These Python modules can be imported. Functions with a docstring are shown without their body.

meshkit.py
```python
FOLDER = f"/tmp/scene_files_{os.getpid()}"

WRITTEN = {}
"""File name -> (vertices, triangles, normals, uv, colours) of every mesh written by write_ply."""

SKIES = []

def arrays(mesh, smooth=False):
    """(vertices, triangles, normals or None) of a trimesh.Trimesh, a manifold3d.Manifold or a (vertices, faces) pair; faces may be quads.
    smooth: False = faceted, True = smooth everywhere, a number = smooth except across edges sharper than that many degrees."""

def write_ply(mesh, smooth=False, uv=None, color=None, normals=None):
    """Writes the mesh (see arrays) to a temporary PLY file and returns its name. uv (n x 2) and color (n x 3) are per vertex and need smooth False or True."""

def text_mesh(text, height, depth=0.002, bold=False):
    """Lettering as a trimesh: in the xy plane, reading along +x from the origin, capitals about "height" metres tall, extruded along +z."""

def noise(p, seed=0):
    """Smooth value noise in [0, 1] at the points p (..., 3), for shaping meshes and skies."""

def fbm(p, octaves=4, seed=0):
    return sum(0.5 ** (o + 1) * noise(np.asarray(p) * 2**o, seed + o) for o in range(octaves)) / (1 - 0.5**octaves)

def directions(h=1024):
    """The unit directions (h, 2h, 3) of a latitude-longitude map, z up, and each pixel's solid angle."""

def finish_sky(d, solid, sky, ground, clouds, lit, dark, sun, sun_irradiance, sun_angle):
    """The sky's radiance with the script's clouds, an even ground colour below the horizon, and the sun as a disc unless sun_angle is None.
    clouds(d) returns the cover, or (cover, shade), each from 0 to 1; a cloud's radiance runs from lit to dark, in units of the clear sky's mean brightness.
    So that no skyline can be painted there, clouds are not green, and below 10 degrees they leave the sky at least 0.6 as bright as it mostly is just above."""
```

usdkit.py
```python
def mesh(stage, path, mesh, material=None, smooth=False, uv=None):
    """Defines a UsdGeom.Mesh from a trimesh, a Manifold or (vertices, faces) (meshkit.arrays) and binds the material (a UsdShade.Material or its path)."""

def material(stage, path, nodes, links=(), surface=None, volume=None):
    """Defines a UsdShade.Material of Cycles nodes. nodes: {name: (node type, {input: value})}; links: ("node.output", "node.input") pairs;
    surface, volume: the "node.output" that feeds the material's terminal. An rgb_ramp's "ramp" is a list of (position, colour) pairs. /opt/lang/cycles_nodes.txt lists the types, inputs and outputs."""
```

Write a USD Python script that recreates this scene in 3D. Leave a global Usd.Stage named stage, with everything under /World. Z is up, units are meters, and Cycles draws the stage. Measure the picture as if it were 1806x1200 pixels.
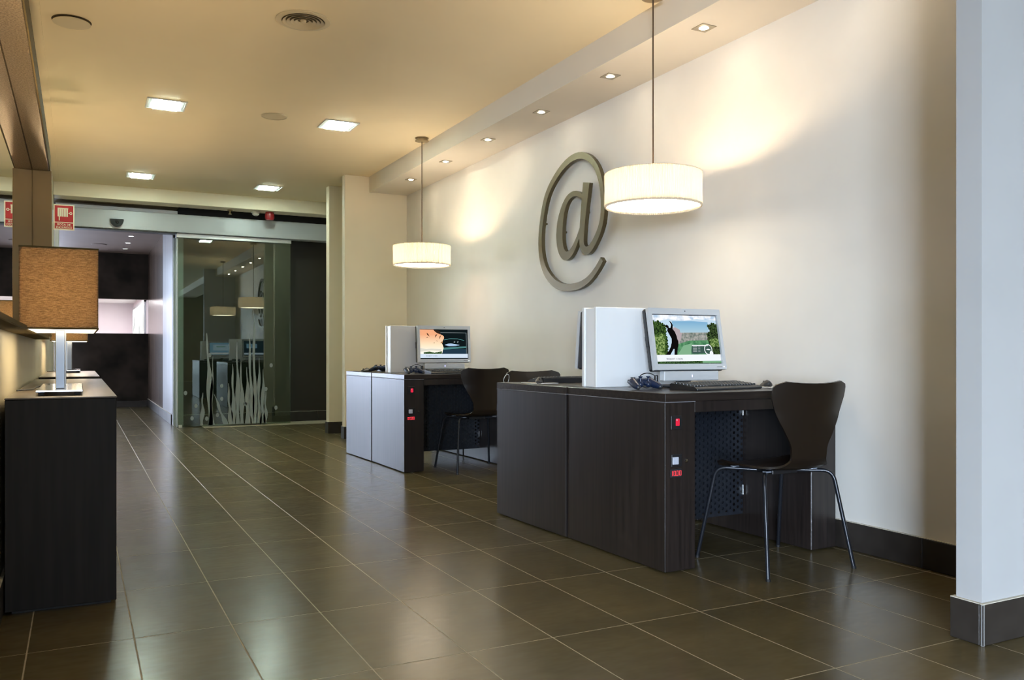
import math, numpy as np, trimesh, usdkit, meshkit
from pxr import Usd, UsdGeom, UsdLux, Gf, Sdf, UsdShade
from shapely.geometry import Polygon, LineString, Point, box as sbox
from shapely.ops import unary_union

stage = Usd.Stage.CreateInMemory()
UsdGeom.SetStageUpAxis(stage, UsdGeom.Tokens.z)
UsdGeom.SetStageMetersPerUnit(stage, 1.0)
UsdGeom.Xform.Define(stage, '/World')
stage.SetDefaultPrim(stage.GetPrimAtPath('/World'))

# ------------------------------------------------------------------ camera
cam = UsdGeom.Camera.Define(stage, '/World/camera')
cam.AddTranslateOp().Set((0, 0, 0.92))
cam.AddRotateZOp().Set(-27.099)
cam.AddRotateXOp().Set(90)
cam.CreateHorizontalApertureAttr(36.0)
cam.CreateVerticalApertureAttr(36.0 * 1200 / 1806)
cam.CreateFocalLengthAttr(36.0 * 1495 / 1806)
cam.CreateVerticalApertureOffsetAttr(36.0 * 21 / 1806)
cam.CreateClippingRangeAttr((0.05, 100))
cam.CreateExposureAttr(0.80)

# ------------------------------------------------------------------ daylight through the windows
def rect_light(path, pos, rot, w, h, color, intensity):
    l = UsdLux.RectLight.Define(stage, path)
    l.AddTranslateOp().Set(pos)
    l.AddRotateXYZOp().Set(rot)
    l.CreateWidthAttr(w); l.CreateHeightAttr(h)
    l.CreateColorAttr(color); l.CreateIntensityAttr(intensity)
    return l
DAY = (0.70, 0.82, 1.0)
rect_light('/World/daylight_side', (-7.2, -9.2, 2.6), (83, 0, -43), 5.5, 4.5, DAY, 72.0)
sky = UsdLux.DomeLight.Define(stage, '/World/sky'); sky.CreateColorAttr(DAY); sky.CreateIntensityAttr(.8)
rect_light('/World/daylight_rear', (0.2, -6.9, 1.25), (90, 0, 0), 3.4, 2.1, DAY, 1.0)
rect_light('/World/daylight_hall', (-1.55, 15.85, 1.3), (90, 0, 180), 2.4, 2.4, (0.66, 0.76, 1.0), 8.5)
rect_light('/World/daylight_entrance', (-1.45, 11.85, 1.25), (90, 0, -90), 1.2, 2.3, (0.70, 0.78, 1.0), .8)

# ------------------------------------------------------------------ materials
LK = '/World/Looks'
M = {}
def pbr(name, color=(.5, .5, .5), rough=.5, metal=0.0, **kw):
    M[name] = usdkit.material(stage, f'{LK}/{name}', {'p': ('principled_bsdf', dict(base_color=color, roughness=rough, metallic=metal, **kw))}, surface='p.BSDF')
def noisy(name, c1, c2, scale=(5, 5, 5), rough=.5, detail=4, bump=0.0, lo=.35, hi=.65, metal=0.0, bdist=.002, **kw):
    nodes = {'g': ('geometry', {}), 'm': ('mapping', dict(scale=scale)), 'n': ('noise_texture', dict(scale=1.0, detail=detail)),
             'r': ('rgb_ramp', dict(ramp=[(0, c1), (lo, c1), (hi, c2), (1, c2)])),
             'p': ('principled_bsdf', dict(roughness=rough, metallic=metal, **kw))}
    links = [('g.position', 'm.vector'), ('m.vector', 'n.vector'), ('n.fac', 'r.fac'), ('r.color', 'p.base_color')]
    if bump:
        nodes['b'] = ('bump', dict(strength=bump, distance=bdist)); links += [('n.fac', 'b.height'), ('b.normal', 'p.normal')]
    M[name] = usdkit.material(stage, f'{LK}/{name}', nodes, links, surface='p.BSDF')
def glow(name, color, strength):
    M[name] = usdkit.material(stage, f'{LK}/{name}', {'e': ('emission', dict(color=color, strength=strength))}, surface='e.emission')

noisy('wall_paint', (.70, .67, .62), (.73, .70, .65), (3, 3, 3), .55, bump=.05)
noisy('column_paint', (.78, .69, .53), (.80, .71, .55), (3, 3, 3), .55, bump=.05)
noisy('ceiling_paint', (.86, .73, .50), (.88, .75, .52), (2, 2, 2), .7)
noisy('soffit_paint', (.72, .66, .57), (.74, .68, .59), (2, 2, 2), .7)
noisy('lobby_paint', (.30, .24, .17), (.33, .27, .19), (2, 2, 2), .6)
noisy('pillar_paint', (.45, .45, .455), (.47, .47, .475), (3, 3, 3), .5)
noisy('left_paint', (.52, .45, .30), (.56, .49, .33), (3, 3, 3), .5)
noisy('grout', (.38, .33, .24), (.48, .42, .31), (40, 40, 40), .8)
noisy('skirting_tile', (.026, .021, .018), (.034, .028, .024), (12, 12, 12), .42, specular_ior_level=.35)
noisy('wenge', (.013, .0095, .0085), (.024, .017, .015), (60, 60, 2.2), .34, detail=6, specular_ior_level=.5)
noisy('wenge_top', (.018, .013, .011), (.032, .023, .019), (3, 60, 60), .27, detail=6, specular_ior_level=.4)
noisy('console_wood', (.020, .017, .016), (.028, .024, .022), (50, 50, 2.5), .5, detail=5, specular_ior_level=.2)
noisy('console_top', (.10, .075, .05), (.14, .105, .07), (30, 2, 30), .28, detail=5)  # lamplight on the table top is worked into this lighter brown
noisy('dark_plaster', (.011, .009, .007), (.044, .033, .026), (2.2, 2.2, 2.2), .6, detail=7, bump=.1, specular_ior_level=.12)
noisy('dark_panel', (.020, .016, .011), (.026, .020, .014), (2, 2, 2), .5)
noisy('hall_wall', (.075, .050, .038), (.13, .09, .07), (9, 9, .8), .22, detail=6, specular_ior_level=.8)
noisy('hall_pale', (.24, .24, .26), (.32, .32, .345), (9, 9, .9), .35, detail=6)  # daylight on the near stretch of hall wall, painted in as a paler tone
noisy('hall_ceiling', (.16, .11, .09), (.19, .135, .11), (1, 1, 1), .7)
noisy('pale_room', (.66, .58, .60), (.70, .62, .64), (2, 2, 2), .7)
noisy('silver_leaf', (.19, .13, .075), (.42, .33, .225), (150, 150, 150), .32, detail=8, metal=.75, bump=.4)
pbr('frame_brown', (.30, .205, .085), .4, .1)
pbr('frame_edge', (.13, .095, .04), .7, specular_ior_level=.08)
pbr('mirror', (.88, .88, .86), .01, 1.0)
pbr('aluminium', (.62, .64, .66), .34, .85)
pbr('aluminium_white', (.47, .49, .52), .4, .15)
pbr('brushed_steel', (.30, .33, .38), .32, .9)
pbr('chrome', (.58, .61, .66), .12, 1.0)
pbr('dark_rubber', (.012, .012, .013), .5)
pbr('black_plastic', (.014, .014, .016), .32)
pbr('dark_grey_plastic', (.035, .036, .038), .35)
pbr('blue_plastic', (.012, .022, .055), .3)
pbr('silver_plastic', (.62, .64, .66), .35, .2)
pbr('white_panel', (.90, .91, .92), .35)
pbr('white_edge', (.85, .86, .86), .3)
pbr('white_plastic', (.72, .72, .70), .45)
pbr('grey_button', (.50, .52, .60), .35)
pbr('edge_band', (.30, .30, .33), .3)
pbr('chair_shell', (.014, .009, .006), .28)
pbr('chair_leg', (.016, .018, .024), .3, .3)
pbr('clip_grey', (.45, .50, .60), .3, .4)
pbr('mesh_metal', (.011, .014, .021), .4, .2)
pbr('mesh_black', (.030, .036, .048), .5, .1)
pbr('sign_red', (.50, .030, .035), .4)
pbr('sign_cream', (.80, .74, .60), .5)
pbr('siren_red', (.32, .02, .025), .3)
pbr('cord_dark', (.10, .055, .025), .5)
pbr('canopy_tan', (.36, .26, .14), .4, .4)
pbr('sealant', (.62, .58, .48), .7)  # pale tone for the lit line along the skirting top
pbr('sensor_black', (.006, .008, .008), .45, specular_ior_level=.25)
pbr('recess_brown', (.15, .115, .065), .7)  # brown stands in for the shade under the beam
pbr('paper_white', (.75, .76, .78), .6)
pbr('sensor_glass', (.03, .03, .035), .12)
pbr('at_face', (.135, .108, .06), .36, .7)
pbr('ceiling_trim', (.66, .56, .38), .6)
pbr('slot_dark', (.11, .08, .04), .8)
pbr('spot_frame', (.40, .34, .25), .35, .6)
pbr('frosted', (.26, .29, .29), .7)
pbr('wood_shelf', (.020, .018, .018), .3)

# floor tile: each tile takes a tone of its own from the object's random number
M['floor_tile'] = usdkit.material(stage, f'{LK}/floor_tile', {
    'g': ('geometry', {}), 'm': ('mapping', dict(scale=(2.2, 5.0, 4))), 'n': ('noise_texture', dict(scale=1.0, detail=8, roughness=.62)),
    'o': ('object_info', {}), 'a': ('math', dict(math_type='multiply_add', value2=.22, value3=-.11)), 'ad': ('math', dict(math_type='add')),
    'r': ('rgb_ramp', dict(ramp=[(0, (.077, .060, .026)), (.35, (.098, .076, .034)), (.62, (.133, .103, .047)), (1, (.154, .119, .056))])),
    'n2': ('noise_texture', dict(scale=7.0, detail=6)), 'rr': ('math', dict(math_type='multiply_add', value2=.05, value3=.205)),
    'b': ('bump', dict(strength=.003, distance=.002)),
    'p': ('principled_bsdf', dict(roughness=.2, specular_ior_level=.75))},
    [('g.position', 'm.vector'), ('m.vector', 'n.vector'), ('o.random', 'a.value1'), ('n.fac', 'ad.value1'), ('a.value', 'ad.value2'), ('ad.value', 'r.fac'), ('r.color', 'p.base_color'),
     ('m.vector', 'n2.vector'), ('n2.fac', 'rr.value1'), ('rr.value', 'p.roughness'), ('n2.fac', 'b.height'), ('b.normal', 'p.normal')], surface='p.BSDF')
# lamp fabric: woven brown linen that lets the bulbs glow through
M['linen'] = usdkit.material(stage, f'{LK}/linen', {
    'g': ('geometry', {}), 'm': ('mapping', dict(scale=(80, 80, 620))), 'n': ('noise_texture', dict(scale=1.0, detail=3)),
    'm2': ('mapping', dict(scale=(500, 500, 130))), 'n2': ('noise_texture', dict(scale=1.0, detail=2)), 'mx': ('math', dict(math_type='multiply_add', value2=.5)),
    'r': ('rgb_ramp', dict(ramp=[(0, (.14, .105, .065)), (.38, (.19, .14, .088)), (.62, (.40, .31, .205)), (1, (.46, .365, .25))])), 'h': ('math', dict(math_type='multiply', value2=.667)),
    'd': ('diffuse_bsdf', {}), 't': ('translucent_bsdf', {}), 'x': ('mix_closure', dict(fac=.5))},
    [('g.position', 'm.vector'), ('m.vector', 'n.vector'), ('g.position', 'm2.vector'), ('m2.vector', 'n2.vector'), ('n2.fac', 'mx.value1'), ('n.fac', 'mx.value3'), ('mx.value', 'h.value1'),
     ('h.value', 'r.fac'), ('r.color', 'd.color'), ('r.color', 't.color'), ('d.BSDF', 'x.closure1'), ('t.BSDF', 'x.closure2')], surface='x.closure')
# pleated pendant fabric, glowing from the bulbs inside
M['pendant_fabric'] = usdkit.material(stage, f'{LK}/pendant_fabric', {
    'd': ('diffuse_bsdf', dict(color=(.80, .74, .60))), 't': ('translucent_bsdf', dict(color=(.26, .235, .19))), 'x': ('mix_closure', dict(fac=.6))},
    [('d.BSDF', 'x.closure1'), ('t.BSDF', 'x.closure2')], surface='x.closure')
# panes: mostly clear, mirror-like at a slant
def pane(name, tint, r0, rough=0.0):
    M[name] = usdkit.material(stage, f'{LK}/{name}', {'w': ('layer_weight', dict(blend=.5)), 'p5': ('math', dict(math_type='power', value2=5.0)), 'f': ('math', dict(math_type='multiply_add', value2=1 - r0, value3=r0)),
        't': ('transparent_bsdf', dict(color=tint)), 'g': ('glossy_bsdf', dict(color=(.95, 1, .97), roughness=rough)), 'x': ('mix_closure', {})},
        [('w.facing', 'p5.value1'), ('p5.value', 'f.value1'), ('f.value', 'x.fac'), ('t.BSDF', 'x.closure1'), ('g.BSDF', 'x.closure2')], surface='x.closure')
pane('door_glass', (.66, .76, .68), .10)
pane('window_glass', (.97, .985, .98), .035)

glow('cfl', (.80, 1.0, .86), 52.0)
glow('bulb_spot', (1.0, .86, .62), 30.0)
glow('pendant_diffuser', (1.0, .93, .82), 2.6)
glow('lamp_diffuser', (1.0, .86, .62), 2.2)
glow('led_red', (1.0, .05, .07), .95)
glow('led_dim', (.85, .025, .07), .55)
glow('led_blue', (.35, .35, 1.0), 2.0)
glow('led_white', (.9, .95, 1.0), 1.4)
glow('hall_spot', (1.0, .93, .85), 14.0)
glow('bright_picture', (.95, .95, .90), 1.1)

# ------------------------------------------------------------------ mesh helpers
cc = lambda *ms: trimesh.util.concatenate([m for x in ms for m in (x if isinstance(x, (list, tuple)) else [x])])
def bx(x0, x1, y0, y1, z0, z1):
    return trimesh.creation.box(bounds=[(x0, y0, z0), (x1, y1, z1)])
def rb(x0, x1, y0, y1, z0, z1, b=.003):
    p = []
    for x, sx in ((x0, 1), (x1, -1)):
        for y, sy in ((y0, 1), (y1, -1)):
            for z, sz in ((z0, 1), (z1, -1)):
                p += [(x, y + sy * b, z + sz * b), (x + sx * b, y, z + sz * b), (x + sx * b, y + sy * b, z)]
    return trimesh.convex.convex_hull(np.array(p))
def tube(path, r, n=10, closed_ends=True):
    p = np.array(path, float); k = len(p)
    r = np.full(k, r) if np.ndim(r) == 0 else np.array(r, float)
    t = np.gradient(p, axis=0); t /= np.linalg.norm(t, axis=1)[:, None]
    u = np.cross(t[0], (0, 0, 1.0) if abs(t[0][2]) < .9 else (1.0, 0, 0)); u /= np.linalg.norm(u)
    a = np.linspace(0, 2 * np.pi, n, endpoint=False); v = []
    for i in range(k):
        u = u - t[i] * (u @ t[i]); u /= np.linalg.norm(u); w = np.cross(t[i], u)
        v.append(p[i] + r[i] * (np.cos(a)[:, None] * u + np.sin(a)[:, None] * w))
    v = np.vstack(v + [p[:1], p[-1:]]); f = []
    for i in range(k - 1):
        for j in range(n):
            q = (j + 1) % n
            f += [(i * n + j, i * n + q, (i + 1) * n + q), (i * n + j, (i + 1) * n + q, (i + 1) * n + j)]
    for j in range(n):
        q = (j + 1) % n
        f += [(k * n, q, j), (k * n + 1, (k - 1) * n + j, (k - 1) * n + q)]
    return trimesh.Trimesh(v, f, process=False)
def bend(pts, r=.03, n=5):
    """rounds the corners of a polyline"""
    p = [np.array(q, float) for q in pts]; out = [p[0]]
    for a, b, c in zip(p, p[1:], p[2:]):
        d1, d2 = (a - b), (c - b); l = min(r, np.linalg.norm(d1) * .45, np.linalg.norm(d2) * .45)
        s, e = b + d1 / np.linalg.norm(d1) * l, b + d2 / np.linalg.norm(d2) * l
        out += [(1 - t) ** 2 * s + 2 * t * (1 - t) * b + t * t * e for t in np.linspace(0, 1, n)]
    return np.array(out + [p[-1]])
def spline(pts, n=40, closed=False):
    from scipy.interpolate import splprep, splev
    p = np.array(pts, float)
    tck, _ = splprep(p.T, s=0, per=closed, k=min(3, len(p) - 1))
    return np.array(splev(np.linspace(0, 1, n), tck)).T
def lathe(profile, n=48, at=(0, 0, 0)):
    m = trimesh.creation.revolve(np.array(profile, float), sections=n); m.apply_translation(at); return m
def ext(shape, depth):
    if not hasattr(shape, 'geom_type'): shape = Polygon(shape).buffer(0)
    gs = [g for g in getattr(shape, 'geoms', [shape]) if g.geom_type == 'Polygon' and g.area > 1e-10]
    return cc([trimesh.creation.extrude_polygon(g, depth, engine='earcut') for g in gs])
def mv(m, x=0, y=0, z=0, rz=0):
    m = m.copy()
    if rz: m.apply_transform(trimesh.transformations.rotation_matrix(rz, (0, 0, 1)))
    m.apply_translation((x, y, z)); return m
UP = np.array([[1, 0, 0, 0], [0, 0, -1, 0], [0, 1, 0, 0], [0, 0, 0, 1.0]])
def front(m, x=0, y=0, z=0):
    """a drawing in (x, y), raised along z, stood up to face the camera side (-Y)"""
    m = m.copy(); m.apply_transform(UP); m.apply_translation((x, y, z)); return m
def onwall(m, X):
    """a drawing in (Y, Z), raised along z, turned to face -X on the plane x = X"""
    v = m.vertices; w = np.column_stack([X - v[:, 2], v[:, 0], v[:, 1]])
    r = trimesh.Trimesh(w, m.faces, process=False)
    if r.volume < 0: r.invert()
    return r
def blob(balls, edge=.006, smooth=8):
    """the smooth union of hulls of balls: [[(x, y, z, r), ...], ...]"""
    import manifold3d as mf
    parts = []
    for group in balls:
        parts.append(mf.Manifold.batch_hull([mf.Manifold.sphere(r, 20).translate((x, y, z)) for x, y, z, r in group]))
    m = mf.Manifold.batch_boolean(parts, mf.OpType.Add).refine_to_length(edge).to_mesh()
    t = trimesh.Trimesh(m.vert_properties[:, :3], m.tri_verts)
    trimesh.smoothing.filter_taubin(t, iterations=smooth); return t

# ------------------------------------------------------------------ scene helpers
count = {}
def path_of(parent, name):
    base = (str(parent.GetPath()) if parent else '/World') + '/' + name
    k = count.get(base, 0); count[base] = k + 1
    return base if k == 0 else f'{base}_{k:03d}'
def tag(o, label=None, cat=None, group=None, kind=None):
    for k, v in (('label', label), ('category', cat), ('group', group), ('kind', kind)):
        if v: o.SetCustomDataByKey(k, v)
    return o
def part(parent, name, mesh, mat, smooth=False, label=None, kind=None):
    return tag(usdkit.mesh(stage, path_of(parent, name), mesh, M[mat], smooth=smooth).GetPrim(), label, None, None, kind)
def thing(name, label, cat, loc=(0, 0, 0), rz=0, group=None, kind=None):
    x = UsdGeom.Xform.Define(stage, path_of(None, name)); x.AddTranslateOp().Set(tuple(map(float, loc))); x.AddRotateZOp().Set(float(rz))
    return tag(x.GetPrim(), label, cat, group, kind)
def single(name, mesh, mat, label, cat, group=None, kind=None, smooth=False):
    return tag(usdkit.mesh(stage, path_of(None, name), mesh, M[mat], smooth=smooth).GetPrim(), label, cat, group, kind)
def copy(root, label, loc, rz=0):
    was = root.GetCustomData()
    r = thing(''.join(root.GetName().rsplit('_', 1)[0]) if root.GetName()[-3:].isdigit() else root.GetName(), label, was['category'], loc, rz, was.get('group'))
    r.GetReferences().AddInternalReference(root.GetPath()); r.SetInstanceable(True)
    return r
S = 'structure'

# ================================================================== THE ROOM
ZC, ZS, XR, YE = 2.795, 2.628, 3.2, 8.77
# ---- floor: porcelain tiles 0.30 x 0.60 on a grout bed
fl = thing('floor', 'brown porcelain tile floor with pale grout joints', 'floor', kind=S)
part(fl, 'grout_bed', bx(-3.1, 4.3, -6.6, 20.2, -.06, -.0004), 'grout')
TX, TY, X0, Y0 = .30, .604, .16, 2.37
far_tiles = []
def tile(i, j):
    return rb(X0 + i * TX + .002, X0 + (i + 1) * TX - .002, Y0 + j * TY + .002, Y0 + (j + 1) * TY - .002, -.010, 0, .0005)
for j in range(-14, 30):
    for i in range(-11, 14):
        x0, x1, y0, y1 = X0 + i * TX, X0 + (i + 1) * TX, Y0 + j * TY, Y0 + (j + 1) * TY
        seen = y0 > 1.1 and ((x1 > -.30 and x0 < 3.2 and y1 < 11.4) or (x1 > -.30 and x0 < 1.05 and y1 < 15.9))
        if seen: part(fl, 'tile', tile(i, j), 'floor_tile')
        elif (y0 < 1.7 and x1 < 4.3) or (y0 > 10.5 and x0 < 1.3): far_tiles.append(tile(i, j))
part(fl, 'outer_tiles', cc(far_tiles), 'floor_tile', kind='stuff')

# ---- ceiling, soffit, beam
single('ceiling', bx(-3.1, 4.3, -6.6, 11.3, ZC, ZC + .06), 'ceiling_paint', 'flat tan painted main ceiling', 'ceiling', kind=S)
single('trim_1', bx(2.772, 3.3, -6.5, YE, ZS, ZC), 'soffit_paint', 'dropped ceiling soffit with spotlights along the right wall', 'soffit', kind=S)
single('trim_2', rb(-.245, 3.3, 10.53, 10.78, 2.64, ZC, .004), 'column_paint', 'beam across the ceiling above the sliding door', 'beam', kind=S)
single('trim_6', rb(-.245, 1.07, 10.781, 11.14, 2.648, 2.70, .002), 'recess_brown', 'underside of the beam above the open doorway, shade painted in as brown', 'trim', kind=S)
single('trim_5', bx(-.245, XR, 10.781, 11.14, ZC - .012, ZC - .001), 'dark_panel', 'dark sheet on the ceiling painting in the shade above the door header', 'trim', kind=S)  # dark colour stands in for shade between beam and header
single('trim_3', bx(-.245, -.185, 1.0, 10.5, ZC - .012, ZC), 'ceiling_paint', 'shallow ceiling border along the mirror wall', 'trim', kind=S)
# ---- walls
single('wall_right', bx(XR, XR + .12, 1.69, 11.3, 0, ZC), 'wall_paint', 'long cream wall behind the computer desks', 'wall', kind=S)
single('wall_front', bx(2.522, 4.3, 1.695, 1.782, 0, ZC), 'pillar_paint', 'white wall end at the right edge of the picture', 'wall', kind=S)
single('wall_end', rb(2.505, XR, YE, YE + .10, 0, ZC, .004), 'column_paint', 'beige wall end beyond the far desks', 'wall', kind=S)
single('wall_pier', rb(2.515, XR, 9.44, 9.56, 0, ZC, .004), 'column_paint', 'narrow pier beside the glass sliding door', 'wall', kind=S)
single('wall_left', cc(bx(-.345, -.245, 1.0, 10.9, 0, 1.0), bx(-.345, -.245, 1.0, 10.9, 2.19, ZC), bx(-.345, -.245, 6.26, 10.9, 1.0, 2.19), bx(-.345, -.29, 1.0, 6.26, 1.0, 2.19)), 'left_paint', 'olive beige wall with the mirror and console tables', 'wall', kind=S)
single('wall_back', bx(1.05, XR + .12, 11.32, 11.45, 0, 2.9), 'dark_panel', 'dark brown wall behind the glass door', 'wall', kind=S)
single('wall_rear', cc(bx(-3.1, -1.6, -6.6, -6.5, 0, ZC), bx(2.0, 4.3, -6.6, -6.5, 0, ZC), bx(-1.6, 2.0, -6.6, -6.5, 0, .2), bx(-1.6, 2.0, -6.6, -6.5, 2.3, ZC)), 'lobby_paint', 'rear wall with window behind the camera', 'wall', kind=S)
single('wall_side', cc(bx(-3.1, -3.0, -6.5, -6.2, 0, ZC), bx(-3.1, -3.0, -3.2, 1.1, 0, ZC), bx(-3.1, -3.0, -6.2, -3.2, 0, .2), bx(-3.1, -3.0, -6.2, -3.2, 2.3, ZC)), 'lobby_paint', 'side wall with window behind the camera', 'wall', kind=S)
single('wall_corner', bx(-3.0, -.345, 1.0, 1.1, 0, ZC), 'lobby_paint', 'wall closing the room left of the camera', 'wall', kind=S)
single('wall_outer', bx(4.2, 4.3, -6.5, 1.69, 0, ZC), 'lobby_paint', 'wall at far right behind the camera', 'wall', kind=S)
def window(name, label, m, w):
    t = thing(name, label, 'window', kind=S); part(t, 'frame', m, 'aluminium'); part(t, 'pane', w, 'window_glass'); return t
window('window_1', 'tall window in the side wall', cc(bx(-3.08, -3.02, -6.2, -6.14, .2, 2.3), bx(-3.08, -3.02, -3.26, -3.2, .2, 2.3), bx(-3.08, -3.02, -4.73, -4.67, .26, 2.24), bx(-3.08, -3.02, -6.14, -3.26, .2, .26), bx(-3.08, -3.02, -6.14, -3.26, 2.24, 2.3)), bx(-3.055, -3.045, -6.14, -3.26, .26, 2.24))
window('window_2', 'window in the rear wall', cc(bx(-1.6, -1.54, -6.58, -6.52, .2, 2.3), bx(1.94, 2.0, -6.58, -6.52, .2, 2.3), bx(.17, .23, -6.58, -6.52, .26, 2.24), bx(-1.54, 1.94, -6.58, -6.52, .2, .26), bx(-1.54, 1.94, -6.58, -6.52, 2.24, 2.3)), bx(-1.54, 1.94, -6.555, -6.545, .26, 2.24))
# ---- skirting of cut tiles
def skirting(name, label, runs, bead=True):
    t = thing(name, label, 'baseboard', kind=S)
    for (x0, y0, x1, y1) in runs:            # each run: a strip along its longer side, cut in 0.6 m tiles
        if abs(x1 - x0) > abs(y1 - y0):
            for a in np.arange(x0, x1 - .02, .60): part(t, 'tile', rb(a, min(a + .598, x1), y0, y1, .001, .129, .002), 'skirting_tile')
        else:
            for a in np.arange(y0, y1 - .02, .604): part(t, 'tile', rb(x0, x1, a, min(a + .602, y1), .001, .129, .002), 'skirting_tile')
        if bead: part(t, 'sealant', bx(x0 + .001, x1 - .0005, y0 + .001, y1 - .0005, .1295, .132), 'sealant')  # pale strip painting the highlight on the upper edge of the skirting
    return t
skirting('baseboard_right', 'dark tile skirting along the cream wall', [(XR - .013, 2.37 - .604 + .04, XR - .0005, YE - .001)])
skirting('baseboard_front', 'dark tile skirting round the near wall end', [(2.509, 1.695, 2.5215, 1.795), (2.509, 1.682, 4.2, 1.6945), (2.522, 1.7825, XR - .014, 1.795)])
skirting('baseboard_end', 'dark tile skirting of the far wall end and pier', [(2.492, YE - .013, XR - .014, YE - .0005), (2.492, YE, 2.5045, YE + .10), (2.502, 9.427, XR, 9.4395), (2.502, 9.44, 2.5145, 9.56)])
skirting('baseboard_back', 'dark tile skirting behind the glass door', [(1.06, 11.307, 3.19, 11.3195)])
skirting('baseboard_left', 'dark tile skirting below the mirror wall', [(-.2445, 1.0, -.232, 10.9)])
single('trim_4', tube([(2.515, 1.688, .001), (2.515, 1.688, .13)], .007, 8), 'aluminium', 'metal corner strip of the near skirting', 'trim', kind=S)

# ---- hall beyond the sliding door
HX, HY, HZ = 1.05, 15.55, 2.565
single('wall_hall_pale', bx(HX, HX + .12, 11.45, 12.75, 0, HZ), 'hall_pale', 'streaked wall on the right of the hall just past the door, paler for painted-in daylight', 'wall', kind=S)  # same hall wall, its daylit stretch coloured paler
single('wall_hall', bx(HX + .002, HX + .12, 12.751, 15.55, 0, HZ), 'hall_wall', 'glossy striped wall on the right of the hall', 'wall', kind=S)
single('wall_hall_end', rb(HX - .0, HX + .12, 11.30, 11.319, 0, 2.34, .001), 'aluminium_white', 'pale end strip of the hall wall', 'wall', kind=S)
single('wall_hall_far', cc(bx(-.13, HX + .3, HY, HY + .15, .10, 1.228), bx(-.13, HX + .3, HY, HY + .15, 1.805, HZ), bx(-.13, -.03, HY, HY + .15, 1.228, 1.805)), 'dark_plaster', 'dark plaster wall at the end of the hall with a serving hatch', 'wall', kind=S)
single('baseboard_hall_far', bx(-.13, HX + .3, HY - .012, HY + .15, 0, .10), 'skirting_tile', 'dark skirting of the hall end wall', 'baseboard', kind=S)
skirting('baseboard_hall', 'dark skirting of the hall right wall', [(HX - .013, 11.45, HX - .0005, 15.53)])
single('wall_hall_left', cc(bx(-3.1, -3.0, 11.0, 15.7, 0, HZ), bx(-1.6, -.345, 10.9, 11.0, 0, HZ), bx(-3.0, -1.6, 12.6, 12.7, 0, HZ), bx(-1.6, -1.5, 11.0, 11.2, 0, HZ), bx(-1.6, -1.5, 12.5, 12.7, 0, HZ), bx(-1.6, -1.5, 11.2, 12.5, 2.45, HZ), bx(-3.0, -2.75, HY, HY + .15, 0, HZ)), 'wall_paint', 'left side of the hall', 'wall', kind=S)
window('window_3', 'bright glazed front at the end of the hall', cc([bx(x, x + .05, HY + .05, HY + .10, 0, 2.5) for x in (-2.75, -2.05, -1.35, -.75, -.18)] + [bx(-2.70, -.18, HY + .05, HY + .10, 2.45, 2.5)]), bx(-2.70, -.18, HY + .07, HY + .08, .0, 2.45))
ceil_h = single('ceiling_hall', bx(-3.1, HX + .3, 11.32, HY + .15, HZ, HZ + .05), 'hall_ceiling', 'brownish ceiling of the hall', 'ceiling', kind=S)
single('wall_lintel', bx(-3.1, 1.05, 11.15, 11.32, 2.56, 2.9), 'dark_panel', 'wall above the sliding door opening', 'wall', kind=S)
single('wall_room', cc(bx(-2.0, 1.2, 20.0, 20.1, 0, 2.2), bx(1.06, 1.16, 15.71, 20.0, 0, 2.2), bx(-2.1, -2.0, 15.71, 20.1, 0, 2.2)), 'pale_room', 'pale room seen through the hatch', 'wall', kind=S)
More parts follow.
